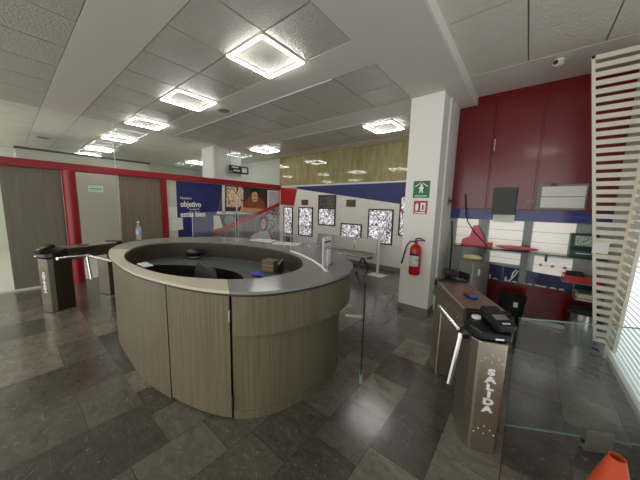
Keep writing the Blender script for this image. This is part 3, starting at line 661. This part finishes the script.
# ---------------------------------------------------------------- turnstiles
def turnstile(name, lab, loc, rz, word, side, arms, hy, M_steel=M_steel):
    t = thing(name, lab, 'turnstile', loc, rz)
    ml = -side      # chamfer on the side of the arms
    fp = [(-.150, -.20), (-.160, -.36), (-.162, -.43), (-.132, -.488), (.026, -.508), (.115, -.32), (.115, -.20)]
    mx = -1 if side > 0 else 1
    fp = [(mx*x, y) for x, y in fp]
    post = obj('front_post', PR(fp, 0, .80), M_steel, t, bevel=.01)
    obj('rear_post', PR([(-.145, .31), (.135, .31), (.135, .53), (.09, .58), (-.10, .58), (-.145, .53)], 0, .80), M_steel, t, bevel=.01)
    top = obj('top_housing', PR([(-.15, .59), (-.15, -.30), (.14, -.30), (.14, .59)], .74, .917), M_steel, t, bevel=.006)
    sg = -1 if side < 0 else 1
    obj('top_plate', B((-.145, .135, -.29, .585, .917, .921)), mat('warm_steel', srgb(190, 172, 160), .42, 1.0), top)
    obj('side_seam', B((sg*.15-.0015 if sg < 0 else .139, sg*.15+.0015 if sg < 0 else .142, -.30, .59, .862, .867)), M_edge, top)
    for y in (-.12, .12, .36): obj('screw', T(([(sg*.148 - .005, y, .80), (sg*.148+.005, y, .80)], .007)), M_chrome, top)
    bm = bmesh.new(); cp = [(.145, -.24), (-.158, -.24), (-.185, -.36), (-.185, -.44), (-.137, -.505), (.034, -.525), (.140, -.32)]
    cp = [(mx*x, y) for x, y in cp]
    zt = lambda y: .93 - max(0, -.28-y)*.26
    lo = [bm.verts.new((x, y, .815)) for x, y in cp]; hi = [bm.verts.new((x, y, zt(y))) for x, y in cp]
    bm.faces.new(lo); bm.faces.new(hi[::-1])
    for k in range(7): bm.faces.new((lo[k], lo[(k+1) % 7], hi[(k+1) % 7], hi[k]))
    cap = obj('reader_cap', bm, M_black, t, bevel=.012)
    obj('card_slot', B((-.06, -.01, -.524, -.512, .832, .842)), M_chrome, cap)
    obj('badge', PR([(-.115+.03*math.cos(k*PI/6), -.36+.022*math.sin(k*PI/6)) for k in range(12)], 0.900, .919), M_paper, cap)
    rd = bmesh.new(); MR = Matrix.Translation((-.015, -.42, .935)) @ Matrix.Rotation(.2, 4, 'Z') @ Matrix.Rotation(.30, 4, 'X')
    boxm(rd, MR, .12, .21, .055); r = obj('keypad_reader', rd, M_black, t, bevel=.012)
    bm = bmesh.new(); boxm(bm, MR @ Matrix.Translation((0, -.02, .028)), .085, .05, .003); obj('reader_screen', bm, M_grey, r)
    bm = bmesh.new()
    for i in range(3):
        for j in range(3): boxm(bm, MR @ Matrix.Translation((-.03+.03*i, .025+.027*j, .028)), .018, .016, .004)
    obj('reader_keys', bm, M_dgrey, r)
    bm = bmesh.new(); boxm(bm, MR @ Matrix.Translation((0, -.08, .028)), .05, .012, .003); obj('reader_label', bm, M_paper, r)
    obj('rear_cap', PR([(-.155, .47), (.145, .47), (.145, .56), (.08, .61), (-.09, .61), (-.155, .56)], .86, .94), M_black, t, bevel=.018)
    ds = obj('status_display', PR([(.0+.05*math.cos(k*PI/9), .05+.085*math.sin(k*PI/9)) for k in range(18)], .92, .932), M_black, t, bevel=.004)
    obj('red_lamp', B((-.03, .02, .07, .11, .93, .937)), mat('lamp_red', srgb(200, 30, 40), .3), ds); obj('blue_lamp', B((-.02, .035, -.01, .05, .93, .937)), mat('lamp_blue', srgb(60, 120, 210), .3), ds)
    # lettering down the front face
    X = Vector((.158, -.02, 0)).normalized(); Nn = Vector((X.y, -X.x, 0))
    base = Vector((-.132, -.488, 0)) + Nn*.0015
    if mx < 0: X = Vector((.158, .02, 0)).normalized(); Nn = Vector((X.y, -X.x, 0)); base = Vector((-.026, -.508, 0)) + Nn*.0015
    n = len(word); cx = .085; pitch = .32/n
    for i, ch in enumerate(word):
        zz = .575 - i*pitch
        text('letter', ch, pitch*1.08, M_letter, post, frame(X, (0, 0, 1), Nn, base + X*cx + Vector((0, 0, zz))), 1.45, .0036, .0012, 'CENTER')
    dots = [(.0, .715), (-.045, .69), (.045, .69), (-.07, .665), (.0, .665), (.07, .665), (0, .20), (-.04, .175), (.04, .175), (-.07, .145), (.0, .145), (.07, .145)]
    for dx, dz in dots:
        c = base + X*(cx-.005+dx*.85) + Vector((0, 0, dz)); obj('indicator_dot', T(([c, c+Nn*.003], .0045)), M_letter, post)
    hub = obj('hub', T(([(side*.14, hy, .79), (side*.20, hy, .78)], [.055, .04])), M_black, t, smooth=True)
    for e in arms:
        h = Vector((side*.20, hy, .78)); v = Vector(e)
        a = obj('arm', T(([h, h+v*.03/v.length], .026), ([h, h+v], .0215)), M_chrome, t, smooth=True)
    return t
turnstile('turnstile', 'brushed steel exit turnstile with SALIDA down its front, right foreground', (-.283, 2.385, 0), math.radians(29.4), 'SALIDA', -1, [(-.03, .42, .02), (-.06, -.03, -.38)], -.35)
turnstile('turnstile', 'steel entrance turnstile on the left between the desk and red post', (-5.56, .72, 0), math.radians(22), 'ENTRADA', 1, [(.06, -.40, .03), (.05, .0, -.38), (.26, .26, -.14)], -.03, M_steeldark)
t = thing('glass_barrier', 'low green tinted glass barrier panel beside the exit turnstile', 'glass barrier', (.149, 2.261, 0), math.atan2(.34, .61))
obj('pane', B((-.14, .70, -.005, .005, .085, .912)), M_gate, t)
obj('edge', B((-.14, .70, -.0055, .0055, .910, .915)), M_glassedge, t); obj('edge', B((.698, .703, -.0055, .0055, .085, .915)), M_darkglass, t)
obj('edge', B((-.14, .70, -.0055, .0055, .081, .087)), M_glassedge, t)
c = obj('floor_clamp', B((.355, .52, -.03, .02, 0, .158)), mat('clamp_grey', srgb(136, 132, 120), .5, .3), t, bevel=.006)
obj('clamp_bolt', T(([(.347, -.012, .06), (.356, -.012, .06)], .014)), M_black, c)
# traffic cone
t = thing('traffic_cone', 'orange traffic cone in the bottom right corner', 'cone', (.462, 1.79, 0))
bm = bmesh.new(); lathe(bm, [(.14, .03), (.032, .46), (.032, .465), (.025, .465), (.025, .455), (.12, .03)], 32); obj('body', bm, M_cone, t, smooth=True)
obj('base', B((-.18, .18, -.18, .18, 0, .03)), M_cone, t, bevel=.008)

# ---------------------------------------------------------------- on the column
t = thing('fire_extinguisher', 'red fire extinguisher with black hose hanging on the white column', 'fire extinguisher', (-1.275, 3.91, .63))
obj('cylinder', LA([(.02, -.0), (.075, .01), (.082, .03), (.082, .40), (.07, .445), (.035, .475), (.022, .48), (.022, .50)], 28), M_red, t, smooth=True)
bm = bmesh.new()
for k in range(12):
    a0, a1 = [math.radians(-145+110*q/12) for q in (k, k+1)]
    vs = [bm.verts.new((.0835*math.cos(a), .0835*math.sin(a), z)) for a, z in ((a0, .15), (a1, .15), (a1, .34), (a0, .34))]; bm.faces.new(vs)
obj('instruction_label', bm, mat('ext_label', srgb(206, 208, 206), .5, vary=((30, 30, 30), .5)), t)
bm = bmesh.new()
for k in range(12):
    a0, a1 = [math.radians(-145+110*q/12) for q in (k, k+1)]
    vs = [bm.verts.new((.0838*math.cos(a), .0838*math.sin(a), z)) for a, z in ((a0, .31), (a1, .31), (a1, .34), (a0, .34))]; bm.faces.new(vs)
obj('label_header', bm, M_blackm, t)
obj('valve', T(([(0, 0, .49), (0, 0, .53)], .024)), M_dgrey, t)
obj('handle', B((-.02, .11, -.012, .012, .535, .55)), M_red, t); obj('lever', T(([(-.01, 0, .56), (.05, 0, .575), (.13, 0, .54)], .010)), M_black, t)
obj('hose', T(([(-.02, -.01, .52), (-.08, -.03, .515), (-.12, -.05, .45), (-.15, -.05, .33), (-.175, -.05, .20), (-.185, -.05, .16)], [.012, .012, .012, .012, .014, .017])), M_black, t, smooth=True)
obj('wall_bracket', B((-.03, .03, .06, .09, .15, .40)), M_dgrey, t)
t = thing('safety_sign', 'green assembly sign with white figure on the white column', 'sign', (-1.285, 3.995, 1.935))
obj('plate', B((-.12, .12, -.004, .004, -.125, .125)), M_green, t)
fy = FY(0, -.0045, 0)
obj('pictogram', PR([(-.012, -.05), (-.03, -.05), (-.02, .0), (-.035, .01), (-.025, .045), (.025, .045), (.035, .01), (.02, 0), (.03, -.05), (.012, -.05), (0, -.01)], 0, .001, fy), M_letter, t)
obj('pictogram', PR([(.016*math.cos(k*PI/6), .062+.016*math.sin(k*PI/6)) for k in range(12)], 0, .001, fy), M_letter, t)
for s in (-1, 1): obj('arrow', PR([(s*.09, .035), (s*.02, .085), (s*.0, .105), (s*.02, .095), (s*.095, .05)], 0, .001, fy), M_letter, t)
obj('caption_bar', PR([(-.09, -.11), (.09, -.11), (.09, -.085), (-.09, -.085)], 0, .001, fy), mat('caption_pale', srgb(150, 200, 165), .5), t)
t = thing('safety_sign', 'small red and white extinguisher sign below the green one', 'sign', (-1.28, 3.995, 1.665))
obj('plate', B((-.10, .10, -.004, .004, -.10, .10)), M_signred, t)
obj('pictogram', PR([(-.075, -.05), (-.03, -.05), (-.03, .04), (-.052, .07), (-.075, .04)], 0, .001, fy), M_letter, t)
obj('pictogram', PR([(.0, -.055), (.075, -.055), (.075, .07), (.0, .07)], 0, .001, fy), M_letter, t)
obj('pictogram', PR([(.025, -.035), (.05, -.035), (.05, .03), (.038, .055), (.025, .03)], 0, .0015, fy), M_signred, t)
obj('caption_bar', PR([(-.08, -.09), (.08, -.09), (.08, -.07), (-.08, -.07)], 0, .001, fy), M_letter, t)

# ---------------------------------------------------------------- waiting area at the back wall
t = thing('waiting_bench', 'perforated steel waiting bench against the white back wall', 'bench', (-3.95, 5.75, 0))
for k in range(3):
    x0 = -1.02+.68*k
    obj('seat', B((x0, x0+.66, -.30, .18, .42, .44)), M_steel2, t, bevel=.008)
    bm = bmesh.new(); boxm(bm, Matrix.Translation((x0+.33, .26, .64)) @ Matrix.Rotation(-.18, 4, 'X'), .66, .015, .36); obj('backrest', bm, mat('bench_steel', srgb(176, 174, 166), .45, .6), t, bevel=.006)
obj('beam', B((-1.02, 1.02, -.06, .0, .35, .42)), M_steeldark, t)
for x in (-.75, .75):
    lg = obj('leg', T(([(x, -.03, .38), (x, -.28, .03)], .022), ([(x, -.03, .38), (x, .30, .03)], .022)), M_steeldark, t)
    obj('foot', B((x-.03, x+.03, -.31, -.24, 0, .03), (x-.03, x+.03, .26, .33, 0, .03)), M_black, lg)
t = thing('post_stand', 'slim white post stand on a square base before the bench', 'stand', (-2.71, 5.62, 0))
obj('base', B((-.19, .19, -.15, .15, 0, .015)), M_trimw, t, bevel=.004); obj('post', B((-.03, .03, -.012, .012, .015, 1.05)), M_trimw, t)

# ---------------------------------------------------------------- service counter things on the right
t = thing('counter_shelf', 'thin dark glass shelf running across the service window', 'shelf', (-.2, RW-.12, 1.06))
obj('shelf_plate', B((-.72, 1.02, -.12, .11, 0, .014)), M_darkglass, t)
for x in (-.27, .45): obj('bracket', B((x, x+.02, -.06, .115, -.10, 0)), M_dgrey, t)
# steel cabinet
t = thing('steel_cabinet', 'free-standing stainless steel cabinet between the column and red wall', 'cabinet', (-.54, 4.18, 0), math.atan2(.25, .19))
obj('body', B((0, .30, 0, .27, 0, .88)), M_steel2, t, bevel=.006); obj('top_plate', B((-.01, .31, -.01, .28, .88, .90)), M_steel, t)
obj('black_slot', B((-.008, .001, .04, .24, .60, .72)), M_black, t); obj('label_tag', B((.10, .14, -.003, .0, .70, .80)), M_paper, t)
bm = bmesh.new(); blob(bm, (-.58, 4.42, .935), .13, .06, .04, lump=.2); tag(obj('folded_cloth', bm, M_ivory, smooth=True), 'ivory folded cloth lying on the steel cabinet', 'cloth')
bm = bmesh.new(); blob(bm, (-.57, 2.91, .985), .075, .055, .045, 18, 10, lump=.3); tag(obj('black_pouch', bm, M_blackm, smooth=True), 'black cloth pouch lying on the far end of the exit turnstile', 'pouch')
cab = T(([(-.97, 4.7, 1.45), (-.93, 4.62, 1.15), (-.90, 4.5, .9), (-.86, 4.3, .6), (-.82, 4.2, .1), (-.80, 4.2, .012)], .012))
tag(obj('cable', cab, M_cable, smooth=True), 'black cable hanging down beside the white column', 'cable')
cab = T(([(-.99, 4.68, 1.30), (-.94, 4.6, .95), (-.88, 4.45, .70), (-.80, 4.40, .3), (-.78, 4.4, .014)], .014))
tag(obj('cable', cab, mat('pale_cable', srgb(170, 166, 140), .5), smooth=True), 'pale hose hanging down beside the white column', 'cable')
cab = T(([(-.83, RW-.05, 1.9), (-.80, RW-.05, 1.62), (-.74, RW-.14, 1.45), (-.62, RW-.14, 1.28), (-.50, RW-.14, 1.16), (-.44, RW-.15, 1.085)], .009))
tag(obj('cable', cab, M_cable, smooth=True), 'thin black cable curving across the service window blinds', 'cable')
t = thing('wall_switch', 'small black and brass switch on the edge of the white column', 'switch', (-1.034, 4.6, 1.78))
obj('plate', B((0, .01, -.05, .05, -.06, .06)), M_tan, t); obj('knob', B((.01, .06, -.02, .02, -.02, .02)), M_black, t)
# pink folded things on the shelf
t = obj('pink_folder', PR([(-.82, 1.075), (-.80, 1.17), (-.70, 1.22), (-.66, 1.40), (-.60, 1.40), (-.52, 1.22), (-.46, 1.075)], -.05, .05, FY(0, RW-.07, 0)), M_pink, bevel=.01); tag(t, 'pink folded card leaning on the left of the glass shelf', 'folder')
tag(obj('box', B((-.45, -.38, RW-.14, RW-.06, 1.075, 1.15)), mat('orange_red', srgb(222, 84, 50), .5)), 'small orange box on the glass shelf beside the pink card', 'box')
bm = bmesh.new(); blob(bm, (-.08, RW-.10, 1.105), .26, .06, .028, lump=.2); tag(obj('pink_cloth', bm, M_pink, smooth=True), 'flat pink cloth spread along the middle of the glass shelf', 'cloth')
# upper wall things
t = thing('wall_box', 'dark grey steel box fixed to the red doors', 'box', (-.295, RW-.022, 1.79))
obj('body', B((-.145, .145, -.09, 0, -.20, .20)), M_dgrey, t, bevel=.006); obj('lock', T(([(-.11, -.095, .02), (-.11, -.088, .02)], .012)), M_black, t)
tag(obj('paper_sheet', B((-.42, -.15, RW-.035, RW-.025, 1.47, 1.60)), M_paper), 'white sheet hanging under the dark grey wall box', 'paper')
tag(obj('paper_sheet', B((-.455, -.425, RW-.032, RW-.024, 1.93, 2.02)), M_tan), 'small tan card stuck at the upper left of the dark wall box', 'card')
tag(obj('small_tag', B((-.05, .05, RW-.03, RW-.023, 1.77, 1.81)), M_grey), 'tiny grey tag on the red doors between box and board', 'tag')
t = thing('notice_board', 'grey framed white notice board on the red doors', 'notice board', (.325, RW-.022, 1.85))
obj('frame', B((-.255, .255, -.025, 0, -.175, .175)), M_grey, t, bevel=.006)
obj('sheet', B((-.205, .235, -.028, -.024, .01, .145)), M_paper, t); obj('sheet', B((-.205, .235, -.028, -.024, -.145, 0)), M_paper, t)
obj('clip', B((-.12, -.06, -.04, -.02, .15, .19)), M_black, t)
# time clock
t = thing('time_clock', 'dark green punch clock with square dial on the shelf by the slatted screen', 'clock', (.60, RW-.13, 1.074), .0)
obj('body', PR([(-.11, 0), (.11, 0), (.11, .30), (-.03, .30), (-.06, .12), (-.11, .09)], -.13, .13, frame((0, 1, 0), (0, 0, 1), (1, 0, 0), (0, 0, 0))), M_clockg, t, bevel=.012)
dl = obj('dial', B((-.085, .085, -.062, -.03, .15, .275)), mat('dial_pale', srgb(178, 200, 188), .4), t)
for k in range(12):
    a = 2*PI*k/12; bm = bmesh.new(); boxm(bm, Matrix.Translation((.065*math.sin(a), -.063, .212+.052*math.cos(a))), .012, .003, .012); obj('hour_mark', bm, M_blackm, dl)
obj('hand', T(([(0, -.065, .212), (.035, -.065, .240)], .004)), M_blackm, dl); obj('hand', T(([(0, -.065, .212), (-.02, -.065, .195)], .005)), M_blackm, dl)
obj('punch_slot', B((-.07, .07, -.116, -.104, .05, .06)), M_steel2, t)
# rack with papers and red tray
t = thing('wall_rack', 'two tier grey wall rack of shelves between the clock and steel bin', 'rack', (.64, RW-.15, 0))
obj('shelf', B((-.20, .19, -.13, .15, .735, .745)), M_grey, t); obj('shelf', B((-.06, .19, -.13, .15, .52, .53)), M_grey, t)
for x in (-.05, .18): obj('upright', B((x-.008, x+.008, .13, .15, .5, .76)), M_grey, t)
t = thing('red_tray', 'red tray with dark cards on the upper rack shelf', 'tray', (.64, RW-.15, .745))
obj('tray', B((-.19, .17, -.125, .12, 0, .085)), M_red, t); obj('cards', B((-.16, .0, -.10, .08, .085, .12)), M_blackm, t)
for k in range(6):
    bm = bmesh.new(); boxm(bm, Matrix.Translation((.705+.01*random.uniform(-1, 1), RW-.155, .537+.016*k)) @ Matrix.Rotation(random.uniform(-.12, .12), 4, 'Z'), .21, .24, .013)
    tag(obj('paper_stack', bm, [M_paper, M_tan, M_paper, M_ivory, M_paper, M_grey][k]), ['lowest white folder of the pile on the lower rack shelf', 'tan folder second from the bottom on the lower rack shelf', 'white folder third from the bottom on the lower rack shelf', 'ivory folder fourth from the bottom on the lower rack shelf', 'white folder just below the top of the rack pile', 'grey folder topmost of the pile on the lower rack shelf'][k], 'folder')
t = thing('steel_bin', 'steel cylindrical bin with a black liner under the paper rack', 'bin', (.66, 4.48, 0))
obj('shell', LA([(.135, 0), (.14, .01), (.14, .40), (.13, .405), (.12, .40), (.12, .02)], 28), M_steel2, t, smooth=True)
bm = bmesh.new(); blob(bm, (0, 0, .42), .135, .135, .06, 18, 8, lump=.25); obj('liner', bm, M_blackm, t, smooth=True)
t = thing('waste_bin', 'black round waste bin against the red wall behind the exit turnstile', 'bin', (-.06, 4.60, 0))
obj('shell', LA([(.13, 0), (.17, .40), (.18, .42), (.17, .425), (.16, .41), (.125, .02)], 28), M_blackm, t, smooth=True)
obj('label_tag', B((.03, .08, -.172, -.165, .30, .37)), M_paper, t)
tag(obj('hanging_card', B((.58, .70, 3.99, 4.0, 1.22, 1.34)), M_paper), 'white card hung on the front of the slatted screen', 'card')

GROUPS = {'turnstile': 'turnstiles at the lobby entrance', 'acrylic_screen': 'acrylic screens on the counter', 'wall_plaque': 'brown plaques on the back wall',
          'paper_notice': 'paper notices beside the advert', 'ceiling_downlight': 'round ceiling discs', 'safety_sign': 'safety signs on the column', 'cable': 'cables by the service window'}
for o in list(COL.objects):
    k = o.name.split('.')[0]
    if o.parent is None and k in GROUPS and 'label' in o: o['group'] = GROUPS[k]
    if o.parent is None and o.get('category') == 'folder' and k == 'paper_stack': o.name = 'folder'; o['group'] = 'folders on the rack'
